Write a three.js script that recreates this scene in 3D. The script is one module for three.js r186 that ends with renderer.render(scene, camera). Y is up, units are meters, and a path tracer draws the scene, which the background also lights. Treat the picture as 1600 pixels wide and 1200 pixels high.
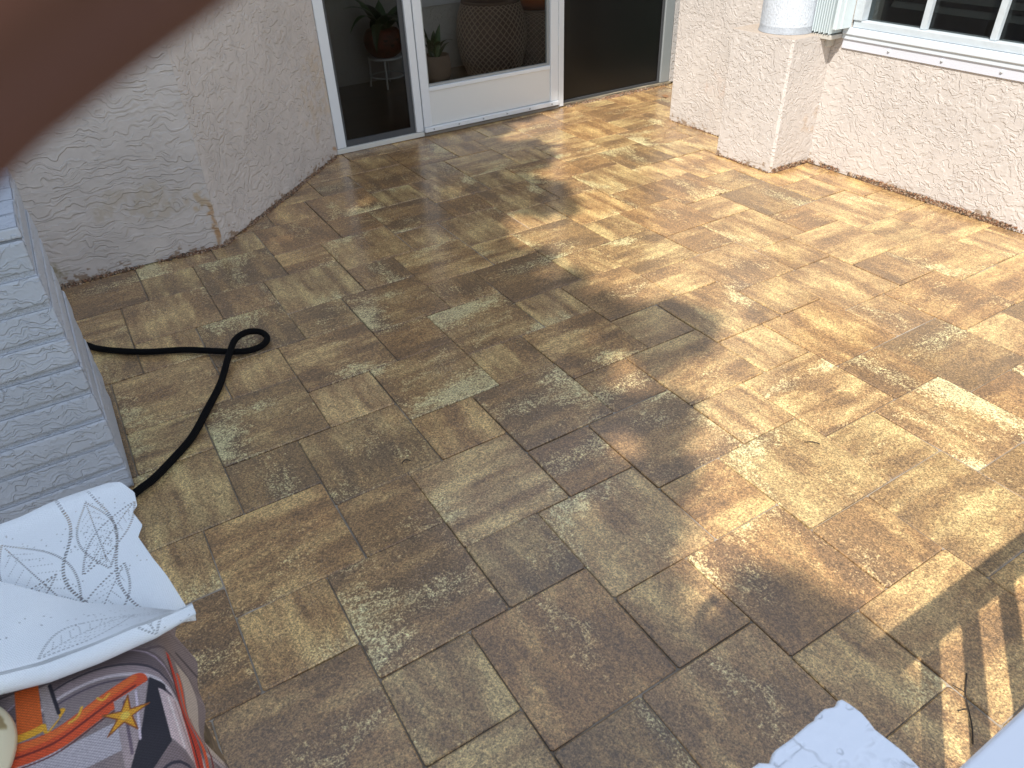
import * as THREE from 'three';
import { mergeGeometries } from 'three/addons/utils/BufferGeometryUtils.js';
import { RoundedBoxGeometry } from 'three/addons/geometries/RoundedBoxGeometry.js';
import { MarchingCubes } from 'three/addons/objects/MarchingCubes.js';

// ------------------------------------------------------------------ camera
const scene = new THREE.Scene();
const YAW = 0.5311, PITCH = 0.6277, ROLL = -0.0417;
const camera = new THREE.PerspectiveCamera(55.88, 4 / 3, 0.004, 400);
camera.position.set(-0.1676, 1.2883, 1.1439);
camera.lookAt(camera.position.x + Math.sin(YAW) * Math.cos(PITCH), camera.position.y - Math.sin(PITCH), camera.position.z - Math.cos(YAW) * Math.cos(PITCH));
camera.rotateZ(ROLL);
camera.focus = 2.1;
camera.userData.fStop = 16;

// ------------------------------------------------------------------ sky
const SUN = new THREE.Vector3(-0.643, 1, 0.447).normalize();
{
  const W = 256, H = 128, d = new Float32Array(W * H * 4);
  const v = new THREE.Vector3();
  for (let y = 0; y < H; y++) for (let x = 0; x < W; x++) {
    const el = ((y + 0.5) / H - 0.5) * Math.PI, az = ((x + 0.5) / W - 0.5) * 2 * Math.PI;
    v.set(Math.cos(az) * Math.cos(el), Math.sin(el), Math.sin(az) * Math.cos(el));
    const t = Math.pow(1 - Math.max(0, v.y), 2.2), k = 0.85;
    const g = Math.exp(-Math.acos(THREE.MathUtils.clamp(v.dot(SUN), -1, 1)) * 4) * 0.8;
    const i = (y * W + x) * 4;
    d[i] = k * (0.50 + 0.56 * t + g); d[i + 1] = k * (0.63 + 0.46 * t + g * 0.95); d[i + 2] = k * (0.88 + 0.24 * t + g * 0.85); d[i + 3] = 1;
  }
  const tx = new THREE.DataTexture(d, W, H, THREE.RGBAFormat, THREE.FloatType);
  tx.mapping = THREE.EquirectangularReflectionMapping; tx.magFilter = THREE.LinearFilter; tx.minFilter = THREE.LinearFilter; tx.needsUpdate = true;
  scene.background = tx; scene.environment = tx;
}
// ------------------------------------------------------------------ sun and exposure
const sun = new THREE.DirectionalLight(new THREE.Color(1, 0.945, 0.875), 4.5);
sun.target.position.set(1, 0, -0.8); sun.position.copy(SUN).multiplyScalar(14).add(sun.target.position);
sun.castShadow = true; sun.shadow.mapSize.set(4096, 4096); sun.shadow.radius = 1;
Object.assign(sun.shadow.camera, { left: -7, right: 7, top: 7, bottom: -7, near: 0.5, far: 40 });
scene.add(sun, sun.target);
const renderer = new THREE.WebGLRenderer({ antialias: true });
renderer.toneMapping = THREE.LinearToneMapping;
renderer.toneMappingExposure = 1.45;
renderer.shadowMap.enabled = true;

// ------------------------------------------------------------------ helpers
let seed = 12345;
const rnd = () => { seed = (seed * 1664525 + 1013904223) >>> 0; return seed / 4294967296; };
const rr = (a, b) => a + (b - a) * rnd();
const lerp = (a, b, t) => a + (b - a) * t, clamp = (x, a = 0, b = 1) => Math.min(b, Math.max(a, x));
const sst = (a, b, x) => { const t = clamp((x - a) / (b - a)); return t * t * (3 - 2 * t); };
const HASH = new Float32Array(65536); for (let i = 0; i < 65536; i++) HASH[i] = rnd();
const hsh = (x, y, s) => HASH[((x * 1619 + y * 31337 + s * 6971) ^ ((x * 73) >> 3) * 13) & 65535];
function vn(x, y, s = 0, px = 0, py = 0) {                 // value noise, wrapped at px, py when given
  let xi = Math.floor(x), yi = Math.floor(y); const fx = x - xi, fy = y - yi;
  const u = fx * fx * (3 - 2 * fx), w = fy * fy * (3 - 2 * fy);
  let x1 = xi + 1, y1 = yi + 1;
  if (px) { xi = ((xi % px) + px) % px; x1 = ((x1 % px) + px) % px; }
  if (py) { yi = ((yi % py) + py) % py; y1 = ((y1 % py) + py) % py; }
  return lerp(lerp(hsh(xi, yi, s), hsh(x1, yi, s), u), lerp(hsh(xi, y1, s), hsh(x1, y1, s), u), w);
}
function fbm(x, y, o, s = 0, px = 0, py = 0) { let a = 0.5, f = 0, n = 0; for (let i = 0; i < o; i++) { f += a * vn(x, y, s + i * 17, px, py); n += a; a *= 0.5; x *= 2; y *= 2; px *= 2; py *= 2; } return f / n; }
function tex(w, h, fn, srgb = false, wrap = true) {         // fn(u, v) -> [r, g, b] 0..1 (or one number)
  const d = new Uint8Array(w * h * 4);
  for (let y = 0; y < h; y++) for (let x = 0; x < w; x++) {
    const c = fn((x + 0.5) / w, (y + 0.5) / h), i = (y * w + x) * 4;
    if (typeof c === 'number') d[i] = d[i + 1] = d[i + 2] = clamp(c) * 255; else { d[i] = clamp(c[0]) * 255; d[i + 1] = clamp(c[1]) * 255; d[i + 2] = clamp(c[2]) * 255; }
    d[i + 3] = 255;
  }
  const t = new THREE.DataTexture(d, w, h); t.magFilter = THREE.LinearFilter; t.minFilter = THREE.LinearMipmapLinearFilter; t.generateMipmaps = true;
  if (wrap) t.wrapS = t.wrapT = THREE.RepeatWrapping;
  if (srgb) t.colorSpace = THREE.SRGBColorSpace; t.needsUpdate = true; return t;
}
const rep = (t, x, y = x, ox = 0, oy = 0) => { const c = t.clone(); c.repeat.set(x, y); c.offset.set(ox, oy); c.needsUpdate = true; return c; };
const mix3 = (a, b, t) => [lerp(a[0], b[0], t), lerp(a[1], b[1], t), lerp(a[2], b[2], t)];
const mat = (o) => new THREE.MeshPhysicalMaterial(o);
const lin = (r, g, b) => new THREE.Color().setRGB(r, g, b);
const taken = {};
const numbered = (n) => { const k = taken[n] = (taken[n] ?? -1) + 1; return k ? `${n}_${String(k).padStart(3, '0')}` : n; };
function mesh(name, geo, m, parent = scene) {
  const o = new THREE.Mesh(Array.isArray(geo) ? mergeGeometries(geo.map((g) => (g.index ? g.toNonIndexed() : g))) : geo, m);
  o.name = parent === scene ? numbered(name) : name; o.castShadow = o.receiveShadow = true; parent.add(o); return o;
}
function thing(name, label, category, pos = [0, 0, 0], group) {
  const g = new THREE.Group(); g.name = numbered(name); g.position.set(...pos); scene.add(g);
  g.userData = { label, category }; if (group) g.userData.group = group; return g;
}
function tag(o, label, category, group) { o.userData = { label, category }; if (group) o.userData.group = group; return o; }
function struct(o) { o.userData = { kind: 'structure' }; return o; }
function uvm(g) {                                            // box-like uv in metres from position and normal
  const p = g.attributes.position, n = g.attributes.normal, uv = new Float32Array(p.count * 2);
  for (let i = 0; i < p.count; i++) {
    const ax = Math.abs(n.getX(i)), ay = Math.abs(n.getY(i)), az = Math.abs(n.getZ(i));
    let u, v; if (ay > ax && ay > az) { u = p.getX(i); v = p.getZ(i); } else if (ax > az) { u = p.getZ(i); v = p.getY(i); } else { u = p.getX(i); v = p.getY(i); }
    uv[i * 2] = u; uv[i * 2 + 1] = v;
  }
  g.setAttribute('uv', new THREE.BufferAttribute(uv, 2)); return g;
}
function box(x0, x1, y0, y1, z0, z1, r = 0) {
  const g = r ? new RoundedBoxGeometry(x1 - x0, y1 - y0, z1 - z0, 2, r) : new THREE.BoxGeometry(x1 - x0, y1 - y0, z1 - z0);
  g.translate((x0 + x1) / 2, (y0 + y1) / 2, (z0 + z1) / 2); return uvm(g.index ? g.toNonIndexed() : g);
}
const cyl = (r0, r1, h, x, y, z, n = 24) => { const g = new THREE.CylinderGeometry(r1, r0, h, n); g.translate(x, y + h / 2, z); return g.toNonIndexed(); };
const tube = (pts, r, n = 64, k = 10, closed = false) => new THREE.TubeGeometry(new THREE.CatmullRomCurve3(pts.map((p) => new THREE.Vector3(...p)), closed), n, r, k, closed).toNonIndexed();

// ------------------------------------------------------------------ textures
console.log('textures');
// pavers: sixteen 30 cm faces in one sheet, each with its own blend of browns and cream patches
const BROWN = [0.605, 0.475, 0.315], UMBER = [0.50, 0.395, 0.275], TAN = [0.81, 0.69, 0.47], CREAM = [0.85, 0.80, 0.60];
const CELL = [   // tone, streak strength, cream amount, cream direction (x, y)
  [0.30, 0.5, 0.00, 0, 0], [0.42, 0.7, 0.10, 0.3, 0.2], [0.25, 0.6, 0.42, -0.6, 0.2], [0.55, 0.8, 0.18, 0, 0.5],
  [0.22, 0.5, 0.10, 0, -0.4], [0.48, 0.5, 0.36, 0.4, -0.5], [0.36, 0.9, 0.22, 0.2, 0.6], [0.60, 0.6, 0.05, 0, 0],
  [0.28, 0.7, 0.55, -0.3, -0.4], [0.50, 0.9, 0.30, 0.5, 0.1], [0.33, 0.6, 0.06, 0, 0], [0.44, 0.6, 0.62, 0.2, 0.1],
  [0.38, 0.8, 0.15, -0.5, 0.5], [0.20, 0.6, 0.30, 0.6, 0.4], [0.52, 0.7, 0.02, 0, 0], [0.46, 0.8, 0.25, -0.2, -0.6]];
const paverTex = tex(2048, 2048, (U, V) => {
  const cx = Math.floor(U * 4), cy = Math.floor(V * 4), c = cy * 4 + cx, u = U * 4 - cx, v = V * 4 - cy, [tone, sa, am, dx, dy] = CELL[c], s = c * 101;
  const wx = u + 0.05 * (fbm(u * 5, v * 5, 2, s + 3) - 0.5), wy = v + 0.06 * (fbm(u * 4, v * 4, 2, s + 5) - 0.5);
  const st = fbm(wx * 1.6, wy * 9, 4, s + 11), co = fbm(u * 2.6, v * 3.2, 3, s + 23);
  const grit = vn(U * 900, V * 900, 7), fine = vn(U * 380, V * 380, 9), gr2 = fbm(wx * 22, wy * 38, 3, s + 37);
  let t = tone + (st - 0.5) * sa * 1.35 + (co - 0.5) * 0.9 + (gr2 - 0.5) * 0.42;
  let col = t < 0.3 ? mix3(UMBER, BROWN, clamp(t / 0.3)) : mix3(BROWN, TAN, clamp((t - 0.3) / 0.55));
  const p = fbm(wx * 1.8, wy * 3.6, 4, s + 51) * 0.8 + gr2 * 0.3 + (fine - 0.5) * 0.22 + (grit - 0.5) * 0.12 + (dx * (u - 0.5) + dy * (v - 0.5)) * 0.4;
  col = mix3(col, CREAM, sst(0.74 - am * 0.42, 1.02 - am * 0.42, p) * 0.86);
  const d = fbm(wx * 3, wy * 7, 3, s + 71) * 0.6 + gr2 * 0.4; col = mix3(col, UMBER, sst(0.58, 0.76, d) * 0.4);
  const g = 1 + (grit - 0.5) * 0.46 + (fine - 0.5) * 0.42 + (vn(u * 70, v * 150, s + 2) - 0.5) * 0.2;
  const sp = vn(U * 520 + 9, V * 520, 13); const add = sst(0.92, 0.98, sp) * 0.24, pit = sst(0.94, 1, vn(U * 430, V * 430 + 3, 19)) * 0.16;
  return [col[0] * g + add - pit, col[1] * g + add - pit, col[2] * g + add * 0.8 - pit];
}, true);
const gritBump = tex(512, 512, (u, v) => 0.45 * vn(u * 128, v * 128, 3, 128, 128) + 0.35 * vn(u * 64, v * 64, 5, 64, 64) + 0.3 * fbm(u * 10, v * 10, 3, 8, 10, 10) - 0.1);
const wetRough = tex(512, 512, (u, v) => 0.45 + 0.4 * (fbm(u * 6, v * 6, 5, 3, 6, 6) - 0.5) + 0.35 * (vn(u * 140, v * 140, 6, 140, 140) - 0.3));
// stucco: trowelled skin with thin wandering ridges, one metre a tile
const stuccoSkin = (fx, fy, ax, ay) => tex(1024, 1024, (u, v) => {
  const wx = u * fx + ax * (fbm(u * 14, v * 14, 3, 2, 14, 14) - 0.5), wy = v * fy + ay * (fbm(u * 16, v * 16, 3, 5, 16, 16) - 0.5);
  const a = fbm(wx, wy, 2, 21, fx, fy), m = fbm(u * 7, v * 7, 2, 77, 7, 7);
  const ridge = Math.pow(1 - Math.min(1, Math.abs(a - 0.5) * 7), 1.6), step = sst(0.40, 0.6, a) * 0.4;
  return 0.1 + step + ridge * 0.45 * sst(0.25, 0.5, m) + 0.22 * fbm(u * 90, v * 90, 2, 61, 90, 90);
});
const stuccoBump = stuccoSkin(44, 58, 3.2, 4), stuccoCombed = stuccoSkin(14, 92, 2.2, 7);
function stuccoMap(base, stains, w, h, res = 1536) {          // colour sheet over w x h metres; stains: [u m, v m, ru, rv, colour, strength]
  return tex(res, Math.round(res * h / w), (u, v) => {
    const x = u * w, y = v * h; let c = base; const n = fbm(x * 3, y * 3, 4, 91), f = fbm(x * 26, y * 26, 3, 17);
    const k = 1 + (n - 0.5) * 0.09 + (f - 0.5) * 0.07; c = [c[0] * k, c[1] * k, c[2] * k];
    for (const [sx, sy, ru, rv, sc, ss] of stains) {
      const dx = (x - sx) / ru + (fbm(x * 18, y * 18, 3, 5) - 0.5) * 1.4, dy = (y - sy) / rv + (fbm(x * 14, y * 14, 3, 6) - 0.5) * 1.2, q = dx * dx + dy * dy;
      if (q < 1.2) c = mix3(c, sc, ss * sst(1.15, 0.2, q) * sst(0.3, 0.62, fbm(x * 50, y * 40, 3, 33)));
    }
    // splashed soil: broken spots that hug the foot of the wall
    const sp = fbm(x * 60, y * 95, 3, 44) * 0.65 + fbm(x * 9, 3.3, 2, 48) * 0.5; if (y < 0.09) c = mix3(c, [0.46, 0.36, 0.26], sst(0.55, 0.68, sp - y * 4.6) * 0.65);
    return c;
  }, true, false);
}
const weave = tex(256, 256, (u, v) => 0.5 + 0.25 * Math.sin(u * Math.PI * 2 * 32) * (Math.floor(v * 64) % 2 ? 1 : -1) + 0.25 * Math.sin(v * Math.PI * 2 * 64));
const softNoise = tex(256, 256, (u, v) => fbm(u * 8, v * 8, 5, 31, 8, 8));

// ------------------------------------------------------------------ ground, bed and pavers
console.log('floor');
const grass = tex(256, 256, (u, v) => { const n = fbm(u * 16, v * 16, 4, 3, 16, 16); return [0.26 + n * 0.14, 0.33 + n * 0.16, 0.16 + n * 0.08]; }, true);
{
  const g = new THREE.PlaneGeometry(240, 240); g.rotateX(-Math.PI / 2); g.translate(0, -0.1, 0);
  struct(mesh('ground', g, mat({ map: rep(grass, 120), roughness: 1 })));
}
const A = 0.3, B = 0.2015;                                   // the two square sizes of the paving
const patio = new THREE.Group(); patio.name = 'paved_patio'; scene.add(patio); struct(patio);
{
  const g = new THREE.PlaneGeometry(6.4, 5.2, 320, 260); g.rotateX(-Math.PI / 2); g.translate(0.6, 0, -0.6);
  const p = g.attributes.position; for (let i = 0; i < p.count; i++) { const x = p.getX(i), z = p.getZ(i); p.setY(i, -0.0062 + 0.0036 * sst(0.45, 0.7, fbm(x * 3.1, z * 3.1, 3, 5)) + 0.001 * (fbm(x * 40, z * 40, 2, 9) - 0.5)); }
  g.computeVertexNormals();
  const sand = tex(512, 512, (u, v) => { const n = fbm(u * 30, v * 30, 4, 3, 30, 30), m = fbm(u * 5, v * 5, 3, 8, 5, 5); return mix3([0.44, 0.39, 0.33], [0.72, 0.68, 0.62], n * 0.6 + m * 0.6 - 0.1); }, true);
  mesh('joint_sand', uvm(g), mat({ map: sand, bumpMap: rep(gritBump, 3), bumpScale: 0.002, roughness: 0.85 }), patio);
  mesh('bed', box(-2.6, 3.8, -0.099, -0.02, -3.2, 2.0), mat({ color: lin(0.3, 0.27, 0.22), roughness: 1 }), patio);
}
const paverMats = [[1, 1, 1], [0.92, 0.9, 0.87], [1.0, 0.95, 0.88], [0.9, 0.93, 0.92]].map((c) => mat({
  map: paverTex, color: lin(...c), bumpMap: rep(gritBump, 8), bumpScale: 0.002, roughness: 0.62, clearcoat: 1, clearcoatRoughness: 0.4, clearcoatRoughnessMap: rep(wetRough, 4), clearcoatNormalScale: new THREE.Vector2(0, 0) }));
const paverGeo = {};
function paver(size, cell, rot, sub) {
  const key = [size, cell, rot, sub].join();
  if (paverGeo[key]) return paverGeo[key];
  const h = size / 2 - 0.0016, c = 0.0024, y = 0, t = 0.04, pos = [], uv = [], n = [];
  const cx = cell % 4, cy = (cell - cx) / 4, sc = size / 0.3, off = size < 0.25 ? [[0, 0], [0.33, 0], [0, 0.33], [0.33, 0.33]][sub] : [0, 0];
  const UV = (x, z) => { let a = x, b = z; for (let i = 0; i < rot; i++) [a, b] = [-b, a]; return [(cx + 0.01 + 0.98 * (off[0] + (a / size + 0.5) * Math.min(1, sc))) / 4, (cy + 0.01 + 0.98 * (off[1] + (b / size + 0.5) * Math.min(1, sc))) / 4]; };
  const q = (a, b, d, e) => { for (const p of [a, b, d, a, d, e]) { pos.push(...p); uv.push(...UV(clamp(p[0], -h, h), clamp(p[2], -h, h))); } };
  // outline with clipped corners so that the arrises look worn
  const k = 0.004, ring = (r, yy) => { const w = h - r; return [[-w + k, yy, -w], [w - k, yy, -w], [w, yy, -w + k], [w, yy, w - k], [w - k, yy, w], [-w + k, yy, w], [-w, yy, w - k], [-w, yy, -w + k]]; };
  const R0 = ring(c, y), R1 = ring(0, y - c * 0.75), R2 = ring(0, y - t);
  for (let i = 1; i < 7; i++) for (const p of [R0[0], R0[i + 1], R0[i]]) { pos.push(...p); uv.push(...UV(p[0], p[2])); }
  for (let i = 0; i < 8; i++) { const j = (i + 1) % 8; q(R0[i], R0[j], R1[j], R1[i]); q(R1[i], R1[j], R2[j], R2[i]); }
  const g = new THREE.BufferGeometry(); g.setAttribute('position', new THREE.Float32BufferAttribute(pos, 3)); g.setAttribute('uv', new THREE.Float32BufferAttribute(uv, 2)); g.computeVertexNormals();
  return (paverGeo[key] = g);
}
// faces picked for the pavers whose look the photograph shows clearly: [cell, turn]
const LOOK = { '0,0': [8, 0], '1,0': [10, 1], '0,1': [3, 0], '1,1': [5, 1], '-1,0': [12, 0], '2,1': [13, 1], '0,-1': [10, 0], '-1,1': [0, 1], '-1,2': [11, 0], '0,2': [8, 2], '-1,3': [11, 2], '0,3': [6, 0], '1,2': [13, 0], '2,2': [5, 1], '3,2': [14, 0], '2,3': [9, 0], '3,3': [11, 1], '1,3': [12, 0], '1,4': [6, 1], '2,4': [14, 1], '-2,2': [6, 0], '-2,3': [2, 0], '-2,1': [2, 0], '0,4': [10, 0], '-1,4': [4, 0], '-2,4': [15, 0], '2,0': [10, 1], '3,1': [7, 0] };
let pn = 0;
for (let i = -9; i <= 8; i++) for (let j = -6; j <= 12; j++) {
  const ox = i * B + j * A, oz = i * A - j * B;
  for (const [big, x, z] of [[1, ox + A / 2, oz + A / 2], [0, ox + A + B / 2, oz + A - B / 2]]) {
    if (x < -0.95 || x > 3.62 || z < -2.92 || z > 1.35) continue;
    if (z < -2.05 && x < -2.05 - z + 0.05) continue;
    if (x > 3.12 && z > -2.05) continue;
    const key = `${i},${j}`, L = big ? LOOK[key] : null;
    const cell = L ? L[0] : big ? Math.floor(rnd() * 16) : [0, 3, 7, 10, 14, 1, 4, 12][Math.floor(rnd() * 8)], rot = L ? L[1] : Math.floor(rnd() * 4);
    const o = mesh(pn ? `paver_${String(pn).padStart(3, '0')}` : 'paver', paver(big ? A : B, cell, rot, big ? 0 : Math.floor(rnd() * 4)), paverMats[Math.floor(rnd() * 4)], patio); pn++;
    o.position.set(x + rr(-0.001, 0.001), rr(-0.0012, 0.0012), z + rr(-0.001, 0.001)); o.rotation.set(rr(-0.003, 0.003), rr(-0.005, 0.005), rr(-0.003, 0.003));
  }
}
console.log('pavers', pn);

// ------------------------------------------------------------------ stucco walls
console.log('walls');
function prism(pts, y0, y1, sub = 0.25) {                    // upright walls along a plan outline (points in order seen from above, turning left), top closed
  const pos = [], uv = []; let u = 0; const ny = Math.max(1, Math.round((y1 - y0) / sub));
  for (let i = 0; i < pts.length; i++) {
    const [ax, az] = pts[i], [bx, bz] = pts[(i + 1) % pts.length], L = Math.hypot(bx - ax, bz - az);
    for (let k = 0; k < ny; k++) { const a = lerp(y0, y1, k / ny), b = lerp(y0, y1, (k + 1) / ny);
      for (const [t, y] of [[0, a], [1, a], [1, b], [0, a], [1, b], [0, b]]) { pos.push(lerp(ax, bx, t), y, lerp(az, bz, t)); uv.push(u + L * t, y); } }
    u += L;
  }
  const top = THREE.ShapeUtils.triangulateShape(pts.map((p) => new THREE.Vector2(p[0], p[1])), []);
  for (const f of top) for (const k of [f[2], f[1], f[0]]) { pos.push(pts[k][0], y1, pts[k][1]); uv.push(pts[k][0], pts[k][1]); }
  const g = new THREE.BufferGeometry(); g.setAttribute('position', new THREE.Float32BufferAttribute(pos, 3)); g.setAttribute('uv', new THREE.Float32BufferAttribute(uv, 2)); g.computeVertexNormals(); return g;
}
const STUCCO = [0.765, 0.737, 0.71];
const RUST = [0.62, 0.42, 0.22], OLIVE = [0.5, 0.46, 0.34];
const uvOver = (t, w, h) => { t.repeat.set(1 / w, 1 / h); t.needsUpdate = true; return t; };
const stuccoMat = (stains, w, h, sx = 1, sy = 1, bs = 0.005, skin = stuccoBump) => mat({ map: uvOver(stuccoMap(STUCCO, stains, w, h), w, h), bumpMap: rep(skin, sx, sy), bumpScale: bs, roughness: 0.82 });
{
  const t = thing('stucco_wall', 'shaded beige stucco wall turning a corner left of the screen door', 'wall');
  const zA = -1.93, c = 0.02;
  // u runs from x = -1.6; the bend is at u = 1.85
  mesh('wall', prism([[0.25, zA - 0.004], [0.25 + c, zA - c * 0.9], [1.075, -2.755], [1.075, -2.95], [0.25, -2.95]].reverse(), 0.004, 2.7), stuccoMat([[1.1, 0.35, 0.25, 0.22, [0.74, 0.66, 0.55], 0.4], [0.8, 0.03, 0.3, 0.03, RUST, 0.6]], 4.5, 2.7, 1, 1), t);
  const pts = [[-1.6, zA], [0.2498, zA], [0.2498, -2.95], [-1.6, -2.95]];
  mesh('wall', prism(pts, 0.004, 2.7), stuccoMat([[1.835, 0.09, 0.022, 0.12, [0.66, 0.5, 0.33], 0.8], [1.80, 0.21, 0.05, 0.06, [0.68, 0.57, 0.42], 0.6], [1.6, 0.24, 0.2, 0.08, [0.69, 0.64, 0.56], 0.5], [2.5, 0.35, 0.2, 0.2, [0.74, 0.64, 0.52], 0.5], [1.1, 0.04, 0.2, 0.07, OLIVE, 0.7]], 4.5, 2.7, 1, 1, 0.005, stuccoCombed), t);
  mesh('roof_slab', box(-1.7, 1.2, 2.704, 2.86, -3.1, -1.80), mat({ color: lin(0.6, 0.56, 0.5), roughness: 0.9 }), t);
}
const WX = 2.955;                                             // face of the right-hand wall
const house = thing('house', 'sunlit cream stucco wall with a white-framed window on the right', 'house');
{
  const m = stuccoMat([[2.2, 0.28, 0.12, 0.2, [0.7, 0.62, 0.44], 0.5], [1.8, 0.2, 0.3, 0.15, [0.82, 0.68, 0.6], 0.4], [0.55, 0.13, 0.2, 0.1, [0.75, 0.55, 0.45], 0.5], [3.0, 0.1, 0.3, 0.12, OLIVE, 0.4]], 6, 2.7, 1.35, 1.35, 0.0034);
  const c = 0.012;
  // plan, from the alcove corner along the wall to behind the railing
  mesh('wall', [
    prism([[2.905, -1.45], [2.905, -2.13 + c], [2.905 + c, -2.13], [3.4, -2.13], [3.4, -1.45]].reverse(), 0.004, 2.7),
    prism([[WX, 1.6], [WX, -1.449], [3.15, -1.449], [3.15, 1.6]].reverse(), 0.004, 0.60),
    prism([[WX, -1.07], [WX, -1.449], [3.15, -1.449], [3.15, -1.07]].reverse(), 0.602, 2.7),
    prism([[WX, 1.6], [WX, 1.2], [3.15, 1.2], [3.15, 1.6]].reverse(), 0.602, 2.7),
    prism([[WX, 1.198], [WX, -1.068], [3.15, -1.068], [3.15, 1.198]].reverse(), 1.9, 2.7)].map((g) => g), m, house);
  const white = mat({ color: lin(0.60, 0.66, 0.71), roughness: 0.4 }), dull = mat({ color: lin(0.48, 0.53, 0.56), roughness: 0.55, bumpMap: rep(softNoise, 6), bumpScale: 0.002 });
  const win = new THREE.Group(); win.name = 'window'; house.add(win);
  mesh('sill', [box(WX - 0.018, 3.1, 0.603, 0.632, -1.10, 1.22, 0.004), box(WX - 0.012, WX - 0.0005, 0.585, 0.6025, -1.10, 1.22)], white, win);
  mesh('frame', [box(WX - 0.006, 3.02, 0.633, 0.662, -1.062, 1.19, 0.003), box(WX - 0.012, 3.02, 0.6625, 1.898, -1.064, -1.022, 0.003), box(WX - 0.006, 3.02, 0.6625, 1.898, 1.15, 1.19, 0.003), box(WX + 0.004, 3.02, 1.86, 1.897, -1.02, 1.148)], dull, win);
  for (const z of [-0.745, -0.455, -0.165, 0.125, 0.415, 0.705]) mesh('muntin', box(WX + 0.006, WX + 0.03, 0.6625, 1.858, z - 0.013, z + 0.013, 0.003), dull, win);
  for (const y of [1.05, 1.45]) mesh('muntin', box(WX + 0.009, WX + 0.027, y - 0.012, y + 0.012, -1.02, 1.148), dull, win);
  const glassM = mat({ color: lin(0.55, 0.58, 0.58), transmission: 1, thickness: 0, roughness: 0.02, ior: 1.5 }), pz = [-1.021, -0.745, -0.455, -0.165, 0.125, 0.415, 0.705, 1.149], py = [0.6625, 1.05, 1.45, 1.858];
  for (let a = 0; a < 7; a++) for (let b = 0; b < 3; b++) mesh('pane', box(WX + 0.0305, WX + 0.0345, py[b] + 0.0005, py[b + 1] - 0.0005, pz[a] + 0.0005, pz[a + 1] - 0.0005), glassM, win);
  for (let k = 0; k < 24; k++) { const s = mesh('blind_slat', new THREE.BoxGeometry(0.03, 0.002, 2.1), mat({ color: lin(0.07, 0.07, 0.068), roughness: 0.6 }), win); s.position.set(3.09, 0.72 + k * 0.045, 0.06); s.rotation.z = 0.9; }
  mesh('flashing', box(WX - 0.006, WX - 0.0005, 0.545, 0.5845, -1.095, 1.3), mat({ color: lin(0.6, 0.62, 0.68), roughness: 0.4 }), house);
  for (let k = 0; k < 9; k++) { const s = mesh('screw', new THREE.SphereGeometry(0.006, 10, 6), white, house); s.scale.set(1, 1, 1); s.position.set(WX - 0.008, 0.567, -0.86 + k * 0.242); }
  // folded storm shutter: pleated blades, end rail and foot track
  const sh = new THREE.Group(); sh.name = 'storm_shutter'; house.add(sh);
  const pv = mat({ color: lin(0.58, 0.66, 0.68), roughness: 0.4 });
  for (let k = 0; k < 8; k++) {
    const z = -1.20 + k * 0.0125;
    const s = new THREE.Shape([new THREE.Vector2(0, 0), new THREE.Vector2(0.045, 0.004), new THREE.Vector2(0.09, 0), new THREE.Vector2(0.09, 0.0025), new THREE.Vector2(0.045, 0.0085), new THREE.Vector2(0, 0.0045)]);
    const g = new THREE.ExtrudeGeometry(s, { depth: 1.32, bevelEnabled: false }); g.rotateX(-Math.PI / 2); g.translate(WX - 0.098, 0.612 - (k % 2) * 0.004, z + 0.004);
    mesh('blade', g, pv, sh);
  }
  mesh('end_rail', [box(WX - 0.105, WX - 0.008, 0.63, 1.93, -1.092, -1.072, 0.004), box(WX - 0.075, WX - 0.013, 0.6335, 1.93, -1.0715, -1.066)], pv, sh);
  mesh('track', [box(WX - 0.09, WX - 0.007, 0.585, 0.603, -1.20, -1.101, 0.002)], mat({ color: lin(0.5, 0.48, 0.43), roughness: 0.6 }), sh);
  mesh('bracket', box(WX - 0.05, WX - 0.0005, 0.545, 0.584, -1.19, -1.14, 0.003), mat({ color: lin(0.5, 0.48, 0.43), roughness: 0.6 }), sh);
  // the dim room behind the glass
  const room = mat({ color: lin(0.12, 0.12, 0.12), roughness: 0.9 });
  mesh('room_lining', [box(4.6, 4.65, 0.2, 2.3, -1.4, 1.5), box(3.151, 4.6, 0.2, 0.25, -1.4, 1.5), box(3.151, 4.6, 2.25, 2.3, -1.4, 1.5), box(3.151, 4.6, 0.251, 2.249, -1.4, -1.35), box(3.151, 4.6, 0.251, 2.249, 1.45, 1.5)], room, house);
}
{ // pillar: square stucco block carrying a round white column
  const t = thing('porch_column', 'round white column on a square stucco block beside the window', 'column', [0, 0, 0]);
  const x0 = 2.69, z0 = -1.525, z1 = -1.155, c = 0.01, TOP = 0.6;
  const g = prism([[x0, z1 - c], [x0, z0 + c], [x0 + c, z0], [2.9535, z0], [2.9535, z1], [x0 + c, z1]].reverse(), 0.004, TOP);
  const p = g.attributes.position;
  mesh('block', g, stuccoMat([[0.25, 0.2, 0.1, 0.06, [0.7, 0.6, 0.5], 0.4]], 1.6, 0.8, 1.4, 1.35, 0.0034), t);
  const wm = mat({ color: lin(0.60, 0.65, 0.71), roughness: 0.7, bumpMap: rep(gritBump, 6, 10), bumpScale: 0.004 });
  mesh('shaft', new THREE.LatheGeometry([[0.001, 0.6005], [0.127, 0.6005], [0.128, 0.602], [0.125, 0.608], [0.124, 0.63], [0.12, 1.6], [0.115, 2.7], [0.001, 2.7]].map((q) => new THREE.Vector2(...q)), 40).translate(2.845, 0, -1.33), wm, t);
}
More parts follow.
